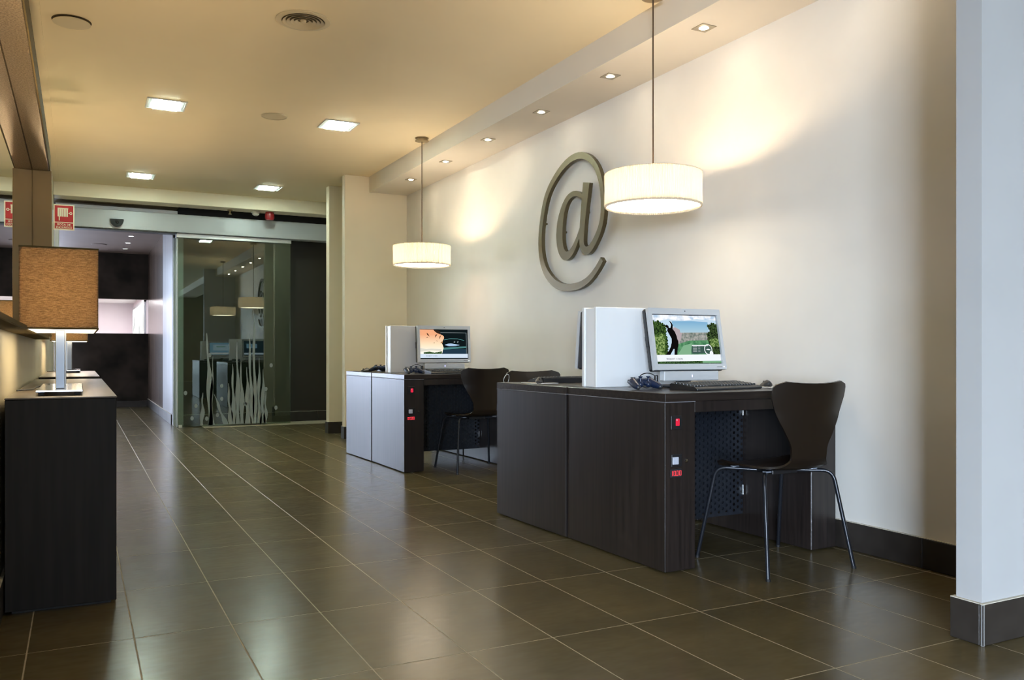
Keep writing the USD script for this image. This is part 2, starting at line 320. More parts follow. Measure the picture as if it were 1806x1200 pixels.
single('ceiling_room', bx(-2.1, 1.2, 15.71, 20.1, 1.96, 2.05), 'white_panel', 'low ceiling of the pale room', 'ceiling', kind=S)
rect_light('/World/room_light', (-.4, 17.8, 1.94), (0, 0, 0), 1.6, 2.5, (1, .93, .95), 6.0)
pic = thing('wall_picture', 'bright leaf-patterned panel on the wall seen through the hatch', 'picture', (1.055, 17.9, 1.0))
part(pic, 'panel', bx(-.02, 0, -1.75, 1.75, 0, .80), 'bright_picture')
part(pic, 'frame', cc(bx(-.03, 0, -1.8, -1.75, -.05, .85), bx(-.03, 0, 1.75, 1.8, -.05, .85), bx(-.03, 0, -1.8, 1.8, .80, .85)), 'aluminium')
rng = np.random.default_rng(5)
part(pic, 'leaf_print', cc([onwall(ext(Polygon(spline([(0, 0), (.03, .12), (0, .30), (-.03, .12)], 14, True)), .002), 0).apply_translation((-.02, y, z)) for y, z in zip(rng.uniform(-1.6, 1.6, 26), rng.uniform(.05, .45, 26))]), 'frosted')
single('hall_speaker', lathe([(0, 0), (.10, 0), (.11, .006), (0, .008)], 32, (.28, 14.4, HZ - .009)), 'hall_ceiling', 'round flush speaker in the hall ceiling', 'speaker')
for k, (x, y, w) in enumerate(((.667, 13.17, 'nearest'), (.667, 14.0, 'middle'), (.667, 14.82, 'farthest'))):
    t = thing('hall_downlight', f'{w} of the three small round downlights in the hall ceiling', 'downlight', (x, y, HZ))
    part(t, 'ring', lathe([(.032, -.001), (.032, -.006), (.045, -.004), (.045, 0)], 24), 'aluminium')
    part(t, 'lamp', lathe([(0, -.003), (.031, -.003), (.031, -.001), (0, -.001)], 24), 'hall_spot')

# ================================================================== SLIDING DOOR
YG = 10.98
dr = thing('door_1', 'automatic glass sliding door with aluminium header and frosted grass motif', 'door', kind=S)
part(dr, 'header', rb(-.23, 2.93, YG - .11, YG + .06, 2.355, 2.572, .004), 'aluminium_white')
part(dr, 'header_lid', rb(-.23, 1.07, YG - .02, YG + .06, 2.575, 2.625, .003), 'aluminium')
part(dr, 'header_seal', bx(-.23, 1.055, YG - .10, YG + .05, 2.338, 2.354), 'dark_rubber')
part(dr, 'hanger_rail', rb(1.05, 2.425, YG - .045, YG + .03, 2.302, 2.352, .003), 'aluminium')
part(dr, 'glass_leaf', bx(1.075, 2.423, YG - .006, YG + .006, .012, 2.301), 'door_glass')
part(dr, 'leaf_edge', rb(1.052, 1.074, YG - .012, YG + .012, .012, 2.30, .002), 'aluminium_white')
part(dr, 'floor_guide', rb(1.08, 1.12, YG - .03, YG - .007, .0005, .035, .004), 'white_plastic')
part(dr, 'jamb', rb(-.243, -.195, YG - .06, YG + .06, .001, 2.336, .003), 'aluminium')
def stalk(x0, z0, x1, z1, w, k):
    """a wavy frosted blade, broad at its foot (x1, z1) and pointed at its tip (x0, z0)"""
    r = np.random.default_rng(k); s = np.linspace(0, 1, 14); ph = r.uniform(0, 6)
    x = x1 + (x0 - x1) * s + .008 * np.sin(s * 9 + ph) * np.sin(s * 3.1); z = z1 + (z0 - z1) * s
    h = w * (1 - s ** 1.6) * (.85 + .35 * np.sin(s * 11 + ph)) * .5 + .002
    return ext(Polygon(np.vstack([np.column_stack([x - h, z]), np.column_stack([x + h, z])[::-1]])).buffer(0), .0012)
YF = YG - .0065
for k, (x0, z0, x1, z1, w) in enumerate([(1.36, .42, 1.345, .02, .05), (1.405, 1.15, 1.46, .02, .085), (1.475, .87, 1.45, .02, .04), (1.49, .40, 1.63, .02, .05), (1.66, .53, 1.685, .02, .05),
        (1.71, .77, 1.725, .02, .055), (1.762, 1.04, 1.775, .02, .06), (1.81, .80, 1.825, .02, .06), (1.88, .73, 1.90, .02, .07), (1.912, 1.15, 1.945, .02, .055), (1.965, 1.44, 1.985, .02, .055), (2.03, .85, 2.03, .02, .055), (2.08, .70, 2.075, .02, .06), (2.115, .44, 2.105, .02, .045)]):
    part(dr, 'frosted_blade', front(stalk(x0, z0, x1, z1, w, k), 0, YF, 0), 'frosted')
for k, (x, z) in enumerate([(1.16, .42), (1.28, .26), (1.235, .11), (1.44, .88), (1.405, .10), (1.58, .50), (1.582, .34), (1.53, .14), (1.86, .27), (2.18, .75), (2.115, .45), (2.24, .21)]):
    a = np.linspace(0, 2 * np.pi, 12, endpoint=False)
    part(dr, 'frosted_dot', front(ext(np.column_stack([x + .020 * np.cos(a), z + .027 * np.sin(a)]), .0012), 0, YF, 0), 'frosted')
t = thing('door_sensor', 'black half-dome motion sensor on the aluminium door header', 'sensor', (.40, YG - .111, 2.43))
a = np.linspace(math.pi, 2 * math.pi, 24)
part(t, 'housing', front(ext(np.column_stack([.072 * np.cos(a), .03 + .085 * np.sin(a)]), .05), 0, 0, 0), 'sensor_black')
part(t, 'lens', trimesh.creation.icosphere(2, .016).apply_translation((0, -.048, -.008)), 'sensor_glass', True)
# things hung under the beam by the door
t = thing('fire_siren', 'red round fire alarm siren hanging above the door header', 'alarm', (2.10, 10.66, 2.64))
part(t, 'base', lathe([(0, 0), (.05, 0), (.05, -.02), (0, -.02)], 28), 'siren_red')
part(t, 'horn', lathe([(0, -.02), (.056, -.022), (.058, -.07), (.045, -.095), (0, -.10)], 28), 'siren_red', 40)
t = thing('smoke_detector', 'white smoke detector under the beam, left of the red siren', 'detector', (1.94, 10.70, 2.64))
part(t, 'base', lathe([(0, 0), (.052, 0), (.052, -.014), (0, -.014)], 28), 'white_plastic')
part(t, 'sensing_head', lathe([(0, -.014), (.042, -.014), (.040, -.034), (.022, -.048), (0, -.05)], 28), 'white_plastic', 40)
t = thing('sprinkler', 'small dark sprinkler head under the beam above the door', 'sprinkler', (1.637, 10.70, 2.64))
part(t, 'rose', lathe([(0, 0), (.034, 0), (.028, -.010), (0, -.010)], 24), 'frame_brown')
part(t, 'nozzle', cc(lathe([(0, -.010), (.010, -.010), (.008, -.045), (0, -.045)], 14), lathe([(0, -.048), (.020, -.047), (.020, -.050), (0, -.050)], 18), lathe([(0, -.044), (.004, -.044), (.004, -.049), (0, -.049)], 10)), 'frame_brown')

# ================================================================== MIRROR, SIGN, CONSOLES
mr = thing('wall_mirror', 'large mirror in a deep silver-leaf frame on the left wall', 'mirror', (-.245, 3.3, 1.0))
part(mr, 'glass', bx(-.025, -.015, -2.2, 2.885, .019, 1.08), 'mirror')
part(mr, 'frame_top', rb(-.015, .080, -2.2, 2.95, 1.08, 1.19, .003), 'silver_leaf')
part(mr, 'frame_bottom', rb(-.015, .080, -2.2, 2.95, .0, .018, .003), 'frame_edge')
part(mr, 'frame_post', rb(-.015, .094, 2.885, 2.95, .0185, 1.0795, .002), 'frame_brown')
part(mr, 'frame_post', rb(-.015, .080, -2.26, -2.2, .0, 1.19, .002), 'frame_brown')
part(mr, 'edge_strip', bx(.0802, .086, -2.2, 2.945, 1.082, 1.188), 'frame_edge')

sg = thing('fire_hose_sign', 'red flag sign reading BOCA DE INCENDIO beside the mirror', 'sign', (-.0975, 7.36, 1.856))
def spart(n, m, mat):
    m.apply_scale(1.165); part(sg, n, m, mat)
spart('plate', rb(-.061, .061, 0, .004, 0, .168, .0008), 'sign_cream')
spart('red_field', front(cc(ext(sbox(-.0535, .0525, .0535, .160), .0008), ext(sbox(-.0535, .008, .0535, .0465), .0008)), 0, -.0002, 0), 'sign_red')
drum = [sbox(-.037 + k * .0125, .088, -.037 + k * .0125 + .0105, .140) for k in range(5)]
hose = [sbox(-.037, .138, .025, .145), sbox(-.030, .062, -.024, .092), Point(.040, .112).buffer(.009).difference(Point(.040, .112).buffer(.0045)), sbox(.024, .110, .032, .114)]
spart('hose_pictogram', front(ext(unary_union(drum + hose), .0008), 0, -.0010, 0), 'sign_cream')
l1, l2 = meshkit.text_mesh('BOCA DE', .0125, .0008, True), meshkit.text_mesh('INCENDIO', .0125, .0008, True)
for l, z, w in ((l1, .030, .078), (l2, .011, .094)):
    l.apply_translation((-l.bounds[0][0], 0, 0)); l.apply_scale((w / l.extents[0], 1, 1)); l.apply_translation((-w / 2, z, 0))
spart('lettering', front(cc(l1, l2), 0, -.0010, 0), 'sign_cream')
spart('bracket', rb(-.132, -.0615, 0, .006, .05, .13, .001), 'aluminium')

def console(label, y0, y1):
    t = thing('console_table', label, 'console table', (-.228, y0, 0), group=None)
    L = y1 - y0
    part(t, 'end_panel', rb(0, .353, 0, .03, .012, .752, .002), 'console_wood')
    part(t, 'end_panel', rb(0, .353, L - .03, L, .012, .752, .002), 'console_wood')
    part(t, 'front_panel', rb(.33, .353, .0305, L - .0305, .012, .752, .002), 'console_wood')
    part(t, 'back_panel', rb(0, .02, .0305, L - .0305, .012, .752, .002), 'console_wood')
    part(t, 'plinth', bx(.02, .335, .02, L - .02, .0005, .0115), 'dark_rubber')
    part(t, 'top', rb(-.001, .355, -.002, L + .002, .7525, .758, .0015), 'console_top')
console('near dark wood console table below the mirror, cut by the left edge', 3.425, 5.72)
console('far dark wood console table behind the first one', 6.26, 8.06)

def table_lamp(label, x, y, z):
    t = thing('table_lamp', label, 'lamp', (x, y, z))
    D, W = .38, .078                                              # half length along the console, half width of the plate
    part(t, 'base_plate', rb(-W, W, -D, D, .012, .020, .002), 'chrome')
    part(t, 'foot_pad', cc([rb(sx * .06 - .01, sx * .06 + .01, sy * .34 - .01, sy * .34 + .01, 0, .0118, .001) for sx in (-1, 1) for sy in (-1, 1)]), 'dark_rubber')
    for s in (-1, 1): part(t, 'stem', rb(-.016, .016, s * .20 - .02, s * .20 + .02, .0205, .246, .002), 'brushed_steel')
    sw, sd, z0, z1 = .129, .40, .245, .548
    shell = []
    for (x0, x1, y0, y1) in ((-sw, sw, -sd, -sd + .003), (-sw, sw, sd - .003, sd), (-sw, -sw + .003, -sd + .003, sd - .003), (sw - .003, sw, -sd + .003, sd - .003)):
        shell.append(bx(x0, x1, y0, y1, z0, z1))
    sh = part(t, 'shade', cc(shell), 'linen')
    rim = []
    for zz in (z0, z1 - .006):
        rim += [bx(-sw - .001, sw + .001, -sd - .001, -sd + .004, zz, zz + .006), bx(-sw - .001, sw + .001, sd - .004, sd + .001, zz, zz + .006), bx(-sw - .001, -sw + .004, -sd + .004, sd - .004, zz, zz + .006), bx(sw - .004, sw + .001, -sd + .004, sd - .004, zz, zz + .006)]
    part(sh, 'trim_tape', cc(rim), 'frame_edge')
    part(t, 'diffuser', bx(-sw + .005, sw - .005, -sd + .005, sd - .005, z0 + .0015, z0 + .006), 'lamp_diffuser')
    part(t, 'bulb', cc([trimesh.creation.icosphere(2, .03).apply_translation((0, s * .20, z0 + .14)) for s in (-1, 1)]), 'lamp_diffuser', True)
    for k, s in enumerate((-1, 1)):
        l = UsdLux.SphereLight.Define(stage, str(t.GetPath()) + f'/bulb_light_{k + 1:03d}'); l.AddTranslateOp().Set((0, s * .20, z0 + .14)); l.CreateRadiusAttr(.035); l.CreateColorAttr((1, .76, .46)); l.CreateIntensityAttr(250)
    l = UsdLux.RectLight.Define(stage, str(t.GetPath()) + '/down_light'); l.AddTranslateOp().Set((0, 0, z0 - .002)); l.CreateWidthAttr(sw * 1.8); l.CreateHeightAttr(sd * 1.8); l.CreateColorAttr((1, .78, .48)); l.CreateIntensityAttr(2.4)
    part(t, 'cord', tube(spline([(-.05, .3, .022), (-.10, .25, .008), (-.125, .12, .004), (-.145, .10, .004), (-.160, .06, .004)], 24), .0028, 8), 'black_plastic', True)
table_lamp('near table lamp with long brown linen shade on the near console', -.062, 3.93, .7582)
table_lamp('far table lamp, partly hidden behind the near lamp', -.062, 7.75, .7582)

# ================================================================== CEILING FITTINGS
def square_light(label, x, y):
    t = thing('ceiling_light', label, 'ceiling light', (x, y, ZC))
    h = .140
    fr = [bx(-h, h, -h, -h + .012, -.008, -.0005), bx(-h, h, h - .012, h, -.008, -.0005), bx(-h, -h + .012, -h + .012, h - .012, -.008, -.0005), bx(h - .012, h, -h + .012, h - .012, -.008, -.0005)]
    part(t, 'frame', cc(fr), 'white_plastic')
    for s in (-1, 1): part(t, 'reflector_bar', rb(s * .108 - .018, s * .108 + .018, -h + .014, h - .014, -.006, -.0006, .001), 'silver_plastic')
    part(t, 'diffuser', bx(-.088, .088, -h + .014, h - .014, -.013, -.0007), 'cfl')
square_light('nearer left square ceiling light over the walkway', .592, 6.90)
square_light('nearer right square ceiling light, close to the grey round speaker', 1.912, 6.88)
square_light('farther left square ceiling light near the door beam', .589, 9.80)
square_light('farther right square ceiling light near the door beam', 1.928, 9.87)
for k, (y, w) in enumerate(zip((3.51, 4.39, 5.27, 6.15, 7.03, 7.92, 2.64), ('nearest', 'second nearest', 'third nearest', 'fourth nearest', 'fifth nearest', 'farthest', 'unseen foremost'))):
    t = thing('spotlight', f'{w} square recessed spotlight in the soffit over the desks' if y > 3 else 'square recessed spotlight in the soffit beside the near wall end', 'spotlight', (2.93, y, ZS))
    a = np.linspace(0, 2 * np.pi, 28, endpoint=False)
    part(t, 'plate', mv(ext(sbox(-.046, -.046, .046, .046).difference(Point(0, 0).buffer(.027)), .004), 0, 0, -.0045), 'spot_frame')
    part(t, 'lamp', lathe([(0, -.010), (.014, -.009), (.024, -.004), (.024, -.001), (0, -.001)], 24), 'bulb_spot', 40)
    l = UsdLux.DiskLight.Define(stage, str(t.GetPath()) + '/beam'); l.AddTranslateOp().Set((0, 0, -.014)); l.AddRotateYOp().Set(-14.0); l.CreateRadiusAttr(.022); l.CreateColorAttr((1, .86, .68)); l.CreateIntensityAttr(50)
    sh = UsdLux.ShapingAPI.Apply(l.GetPrim()); sh.CreateShapingConeAngleAttr(42); sh.CreateShapingConeSoftnessAttr(1.0)
t = thing('air_diffuser', 'round ceiling air diffuser of concentric rings', 'air vent', (1.133, 4.804, ZC))
part(t, 'rim', lathe([(.118, -.001), (.118, -.006), (.125, -.009), (.150, -.004), (.152, -.001)], 48), 'ceiling_trim', 40)
part(t, 'throat', lathe([(0, -.0006), (.118, -.0006), (.118, -.0012), (0, -.0012)], 48), 'slot_dark')
for r in (.030, .052, .074, .096):
    part(t, 'ring', lathe([(r, -.002), (r + .016, -.012), (r + .0185, -.012), (r + .006, -.002)], 48), 'ceiling_trim', 40)
part(t, 'hub', lathe([(0, -.014), (.014, -.013), (.018, -.002), (0, -.002)], 32), 'ceiling_trim', 40)
t = thing('ceiling_speaker', 'large plain round ceiling speaker at upper left near the mirror', 'speaker', (-.033, 5.41, ZC))
part(t, 'recess', lathe([(0, -.0005), (.102, -.0005), (.102, -.0015), (0, -.0015)], 48), 'slot_dark')
part(t, 'neck', lathe([(0, -.002), (.06, -.002), (.06, -.0085), (0, -.0085)], 32), 'slot_dark')
part(t, 'grille', lathe([(0, -.018), (.090, -.016), (.098, -.013), (.096, -.009), (0, -.009)], 48), 'ceiling_trim', 40)
t = thing('ceiling_speaker', 'flat round ceiling speaker between the square ceiling lights', 'speaker', (1.388, 6.86, ZC))
part(t, 'ring', lathe([(.090, -.001), (.090, -.008), (.100, -.006), (.102, -.001)], 48), 'ceiling_trim', 40)
part(t, 'grille', lathe([(0, -.006), (.089, -.005), (.089, -.001), (0, -.001)], 48), 'ceiling_trim', 40)

# ================================================================== PENDANTS
def pendant(label, x, y):
    t = thing('pendant_lamp', label, 'pendant lamp', (x, y, 1.674))
    R, H, n = .251, .176, 288
    top = ZC - 1.674
    part(t, 'canopy', cc(lathe([(0, top - .001), (.058, top - .001), (.058, top - .008), (.045, top - .012), (.045, top - .022), (.060, top - .026), (.060, top - .030), (0, top - .034)], 32)), 'canopy_tan', 35)
    part(t, 'cord', tube([(0, 0, top - .033), (0, 0, H + .01)], .0042, 8), 'cord_dark', True)
    a = np.arange(n) * 2 * np.pi / n
    r = R + .0016 * np.where(np.arange(n) % 2, 1, -1) + .0008 * np.sin(a * 37)
    prof = [(0, .006), (.004, .002), (.05, 0), (.5, .0015), (.95, 0), (.996, .002), (1, .006)]
    v, f = [], []
    for s, inset in prof: v.append(np.column_stack([(r - inset) * np.cos(a), (r - inset) * np.sin(a), np.full(n, s * H)]))
    for i in range(len(prof) - 1):
        j = np.arange(n); q = (j + 1) % n
        f += [np.column_stack([i * n + j, i * n + q, (i + 1) * n + q]), np.column_stack([i * n + j, (i + 1) * n + q, (i + 1) * n + j])]
    sh = part(t, 'shade', trimesh.Trimesh(np.vstack(v), np.vstack(f), process=False), 'pendant_fabric')
    part(t, 'diffuser', lathe([(0, .010), (R - .012, .010), (R - .012, .013), (0, .013)], 64), 'pendant_diffuser')
    part(t, 'ring', cc(lathe([(R - .010, H - .006), (R - .006, H - .006), (R - .006, H - .002), (R - .010, H - .002)], 64), [bx(-.006, R - .008, -.002, .002, H - .005, H - .002).apply_transform(trimesh.transformations.rotation_matrix(k * 2.0944, (0, 0, 1))) for k in range(3)]), 'white_plastic')
    part(t, 'lamp_holder', lathe([(0, H + .012), (.012, H + .010), (.016, H - .02), (.016, H - .05), (0, H - .05)], 20), 'white_plastic', 40)
    l = UsdLux.SphereLight.Define(stage, str(t.GetPath()) + '/bulb_light'); l.AddTranslateOp().Set((0, 0, H * .5)); l.CreateRadiusAttr(.045); l.CreateColorAttr((1, .75, .48)); l.CreateIntensityAttr(180)
    l = UsdLux.DiskLight.Define(stage, str(t.GetPath()) + '/down_light'); l.AddTranslateOp().Set((0, 0, .006)); l.CreateRadiusAttr(.22); l.CreateColorAttr((1, .80, .52)); l.CreateIntensityAttr(3.2)
pendant('larger-looking near drum pendant lamp hanging over the near desk', 2.668, 3.60)
pendant('smaller-looking far drum pendant lamp hanging over the far desk', 2.680, 6.97)

# ================================================================== THE @ SIGN
def ribbon(points, n, widths):
    c = spline(points, n); tn = np.gradient(c, axis=0); tn /= np.linalg.norm(tn, axis=1)[:, None]; nn = np.column_stack([-tn[:, 1], tn[:, 0]])
    w = np.interp(np.linspace(0, 1, n), np.linspace(0, 1, len(widths)), widths)[:, None] / 2
    return unary_union([Polygon(np.vstack([c[i:i + 2] - nn[i:i + 2] * w[i:i + 2], (c[i:i + 2] + nn[i:i + 2] * w[i:i + 2])[::-1]])).buffer(.0004) for i in range(n - 1)])
outer = [(4.822, 1.547), (4.919, 1.464), (5.029, 1.409), (5.142, 1.387), (5.259, 1.385), (5.39, 1.404), (5.526, 1.467), (5.624, 1.56), (5.675, 1.684), (5.679, 1.815), (5.646, 1.962), (5.58, 2.103), (5.473, 2.201), (5.339, 2.275), (5.219, 2.308), (5.104, 2.307), (5.001, 2.272), (4.91, 2.202), (4.849, 2.108), (4.817, 1.997), (4.81, 1.881), (4.84, 1.77), (4.902, 1.69), (4.965, 1.639), (5.020, 1.625), (5.068, 1.655), (5.078, 1.74), (5.060, 1.88), (5.035, 2.015), (5.018, 2.10)]
shape = ribbon(outer, 160, [.04, .045, .05, .055, .06, .055, .05, .05, .048, .048, .046, .044, .044, .046, .05, .06, .07, .085])
bowl = [(5.075, 2.010), (5.13, 2.040), (5.20, 2.050), (5.27, 2.030), (5.345, 1.95), (5.385, 1.83), (5.385, 1.73), (5.355, 1.655), (5.305, 1.618), (5.250, 1.622), (5.185, 1.665), (5.13, 1.73), (5.085, 1.80)]
shape = shape.union(ribbon(bowl, 80, [.03, .035, .04, .05, .065, .085, .09, .085, .07, .055, .045, .035, .03])).buffer(.004).buffer(-.004).simplify(.0012)
at = thing('at_sign', 'large bronze @ symbol mounted on the cream wall', 'wall sign', (XR, 0, 0))
part(at, 'letter', onwall(ext(shape, .030), -.022), 'at_face')
part(at, 'spacer', cc([tube([(-.0005, y, z), (-.0225, y, z)], .008, 10) for y, z in ((5.25, 1.385), (5.66, 1.90), (5.15, 2.30), (4.83, 1.95), (5.37, 1.80), (5.055, 1.90))]), 'at_face')

# ================================================================== DESKS
def seg_digits(text, h, seg):
    w, b = h * .5, h * .11; bars = {'a': (0, h - b, w, h), 'g': (0, h / 2 - b / 2, w, h / 2 + b / 2), 'd': (0, 0, w, b), 'f': (0, h / 2, b, h), 'e': (0, 0, b, h / 2), 'b': (w - b, h / 2, w, h), 'c': (w - b, 0, w, h / 2)}
    on = {'0': 'abcdef', '1': 'bc', '9': 'abcdfg'}; x, out = 0, []
    for ch in text:
        if ch == '.': out.append(sbox(x - b * .9, 0, x, b)); continue
        out += [sbox(bars[k][0] + x, bars[k][1], bars[k][2] + x, bars[k][3]).buffer(-b * .08) for k in on[ch]]; x += w + h * .22
    return mv(ext(unary_union(out), .0012), -x / 2)
def desk(label, x, y, rz, m, D, digits):
    """m = 1: the user sits on the camera's side; m = -1: on the far side"""
    t = thing('gaming_desk', label, 'desk', (x, y, 0), rz)
    def B(x0, x1, y0, y1, z0, z1, b=.002):
        return rb(x0, x1, y0, y1, z0, z1, b) if m == 1 else rb(x0, x1, D - y1, D - y0, z0, z1, b)
    W = 1.005
    part(t, 'top', B(0, W, 0, D - .002, .712, .747), 'wenge_top')
    part(t, 'edge_band', B(-.0008, .160, -.0006, D - .004, .7095, .7117, .0004), 'edge_band')
    ped = part(t, 'pedestal', B(0, .160, .002, D - .004, .006, .709), 'wenge')
    part(t, 'leg_panel', B(.845, W, .002, D - .004, .006, .7115), 'wenge')
    part(t, 'apron', B(.161, .844, .006, .030, .664, .7115), 'wenge')
    part(t, 'back_panel', B(.161, .844, D - .03, D - .006, .085, .7115), 'wenge')
    part(t, 'glide', cc([B(px - .015, px + .015, py - .015, py + .015, .0005, .0058, .001) for px in (.08, .92) for py in (.06, D - .06)]), 'white_plastic')
    if m == 1:
        # perforated metal panel closing the knee space, and the dark case behind it
        holes = [Point(.02 + c * .025, .022 + r * .030 + (c % 2) * .015).buffer(.0075, 4) for c in range(27) for r in range(19) if .022 + r * .030 + (c % 2) * .015 < .555]
        cg = part(t, 'perforated_panel', front(ext(sbox(0, 0, .679, .578).difference(unary_union(holes)), .003), .163, .445, .102), 'mesh_metal')
        part(cg, 'backing', B(.175, .83, .50, .52, .11, .70, .002), 'mesh_black')
        for hz in (.20, .60): part(cg, 'hinge', B(.832, .838, .430, .4415, hz, hz + .05, .001), 'aluminium')
        # coin unit on the pedestal's front
        sw = part(t, 'power_switch', B(.028, .084, -.004, .0018, .597, .655, .002), 'black_plastic')
        part(sw, 'rocker', B(.050, .070, -.0075, -.0042, .612, .642, .002), 'led_dim', label='glowing red rocker')
        part(sw, 'rocker_mark', B(.052, .057, -.0085, -.0077, .634, .640, .0003), 'white_plastic')
        bt = part(t, 'coin_button', B(.030, .086, -.004, .0018, .441, .494, .002), 'black_plastic')
        part(bt, 'button_cap', B(.032, .064, -.010, -.0042, .452, .483, .002), 'grey_button')
        part(t, 'key_lock', front(lathe([(0, .006), (.007, .005), (.009, 0), (0, 0)], 18), .112, .0018, .464), 'chrome', 40)
        dp = part(t, 'credit_display', B(.026, .082, -.0035, .0018, .398, .432, .001), 'sensor_glass')
        part(dp, 'digits', front(seg_digits(digits, .021, 0), .055, -.0037, .4045), 'led_red', label='red lit digits')
    return t
D1 = .765
desk('near desk unit of the near pair, dark wood with coin display reading 10.00', 2.160, 2.830, 1.0, 1, D1, '10.00')
desk('back desk unit of the near pair, joined behind the first', 2.141, 2.830 + .767, 1.9, -1, .730, '00.00')
desk('front desk unit of the far pair with small red display, behind the near pair', 2.198, 6.085, .8, 1, D1, '00.00')
desk('farthest desk unit, joined behind the far pair front unit', 2.184, 6.085 + .767, 1.4, -1, .69, '00.00')

def divider(label, x, y, rz):
    t = thing('privacy_divider', label, 'divider', (x, y, .7472), rz)
    part(t, 'panel', rb(0, .52, 0, .020, 0, .392, .002), 'white_panel')
    part(t, 'panel', rb(0, .52, .106, .126, 0, .392, .002), 'white_panel')
    part(t, 'filler', rb(.006, .51, .0205, .1055, 0, .388, .002), 'white_panel')
    part(t, 'edge', rb(-.0012, -.0002, .001, .019, .001, .391, .0003), 'white_edge')
    part(t, 'edge', rb(-.0012, -.0002, .107, .125, .001, .391, .0003), 'white_edge')
divider('white divider panel across the near desks', 2.238, 3.477, .4)
divider('white divider panel across the far desks', 2.310, 6.728, .4)

# ---- monitors: a thin-bezel silver screen on a stand with a speaker bar
SW, SH = .432, .248
def screen_picture(sc, items):
    for k, (name, poly, mat, lvl) in enumerate(items):
        part(sc, name, front(ext(poly, .0004), 0, -.0002 - .0005 * lvl, 0), mat)
def uvp(pts): return [(-SW / 2 + u * SW, (1 - v) * SH) for u, v in pts]
def R(u0, v0, u1, v1): return Polygon(uvp([(u0, v0), (u1, v0), (u1, v1), (u0, v1)]))
def px1(pts):                                   # near screen: (x, y) measured across its picture
    return Polygon(uvp([((x - 625 - 35 * (y - 218) / 417) / 538, (y - 218) / 417) for x, y in pts])).buffer(0)
def px2(pts): return Polygon(uvp([((x - 692) / 870, (y - 228) / 560) for x, y in pts])).buffer(0)
clip = sbox(-SW / 2 + .003, .002, SW / 2 - .003, SH - .003)
def soft(p, r=.003): return p.buffer(r, 6).buffer(-2 * r, 6).buffer(r, 6)
def leafy(p, n, seed, r=.009):
    g = np.random.default_rng(seed); b = p.exterior; pts = [b.interpolate(t, True) for t in np.linspace(0, 1, n)]
    return unary_union([soft(p)] + [q.buffer(g.uniform(.35, 1) * r, 5) for q in pts])
def monitor(label, x, y, rz, tilt, picture, wide=1.0):
    t = thing('monitor', label, 'monitor', (x, y, .7472), rz)
    if wide != 1: UsdGeom.Xformable(t).AddScaleOp().Set((wide, 1, 1))
    a = math.radians(tilt); T = trimesh.transformations.rotation_matrix(-a, (1, 0, 0))
    def tl(m, z=.085):
        m = m.copy(); m.apply_transform(T); m.apply_translation((0, 0, z)); return m
    bezel = ext(sbox(-.237, 0, .237, .305).difference(sbox(-SW / 2, .028, SW / 2, .028 + SH)), .022)
    part(t, 'bezel', tl(front(bezel, 0, .011, 0)), 'silver_plastic')
    part(t, 'back_cover', tl(rb(-.238, .238, .0115, .045, -.001, .306, .008)), 'black_plastic')
    part(t, 'webcam', tl(front(lathe([(0, .002), (.003, .001), (.003, 0), (0, 0)], 12), 0, -.0112, .292)), 'sensor_glass')
    part(t, 'power_light', tl(bx(.215, .221, -.0125, -.0112, .010, .014)), 'led_white')
    part(t, 'maker_mark', tl(bx(.170, .205, -.0118, -.0111, .0115, .0135)), 'dark_grey_plastic')
    sc = part(t, 'screen', tl(bx(-SW / 2, SW / 2, .001, .010, .028, .028 + SH)), 'black_plastic')
    for k, (name, shp, mat, lvl) in enumerate(picture):
        shp = shp.intersection(clip)
        if shp.is_empty: continue
        part(sc, name, tl(front(ext(shp, .0003), 0, .0008 - .0004 * lvl, .028)), mat)
    sb = part(t, 'speaker_bar', rb(-.18, .18, -.012, .028, .032, .080, .004), 'silver_plastic')
    part(sb, 'bar_light', bx(-.002, .002, -.0135, -.0121, .050, .062), 'led_blue')
    part(t, 'neck', rb(-.045, .045, .046, .066, .012, .25, .003), 'dark_grey_plastic')
    part(t, 'hub', rb(-.07, .07, .036, .068, .14, .26, .003), 'black_plastic')
    part(t, 'foot', rb(-.125, .125, -.04, .125, 0, .012, .004), 'dark_grey_plastic')
    part(t, 'side_port', tl(rb(-.243, -.2382, .014, .034, .12, .17, .001)), 'black_plastic')
    return t
for n, c, s in (('sky', (.55, .72, .86), 1.0), ('cloud', (.86, .91, .96), 1.0), ('inset_sky', (.32, .58, .80), .85), ('haze', (.52, .56, .58), .75), ('pink_haze', (.62, .52, .55), .75), ('fairway', (.16, .42, .22), .75),
                ('light_fairway', (.28, .55, .33), .8), ('silhouette', (.012, .010, .010), .4), ('caption_band', (.90, .94, .97), 1.0), ('caption_text', (.16, .18, .28), .6), ('hud_dark', (.08, .17, .14), .6), ('night', (.006, .012, .014), .8), ('caption_blue', (.66, .77, .90), 1.0),
                ('teal_glow', (.08, .24, .24), .9), ('blue_glow', (.42, .58, .80), 1.0), ('navy', (.018, .045, .075), .9), ('pale_line', (.45, .52, .55), .6), ('bird', (.08, .035, .02), .6), ('hair', (.05, .03, .02), .6), ('skin_shadow', (.45, .20, .07), .8), ('water', (.75, .72, .62), 1.0)):
    glow('screen_' + n, c, s * .58)
def emit_noise(name, c1, c2, scale, lo=.42, hi=.6, s=.42):
    M[name] = usdkit.material(stage, f'{LK}/{name}', {'g': ('geometry', {}), 'n': ('noise_texture', dict(scale=scale, detail=6)), 'r': ('rgb_ramp', dict(ramp=[(0, c1), (lo, c1), (hi, c2), (1, c2)])), 'e': ('emission', dict(strength=s))},
        [('g.position', 'n.vector'), ('n.fac', 'r.fac'), ('r.color', 'e.color')], surface='e.emission')
emit_noise('screen_tree', (.010, .024, .008), (.09, .19, .04), 130)
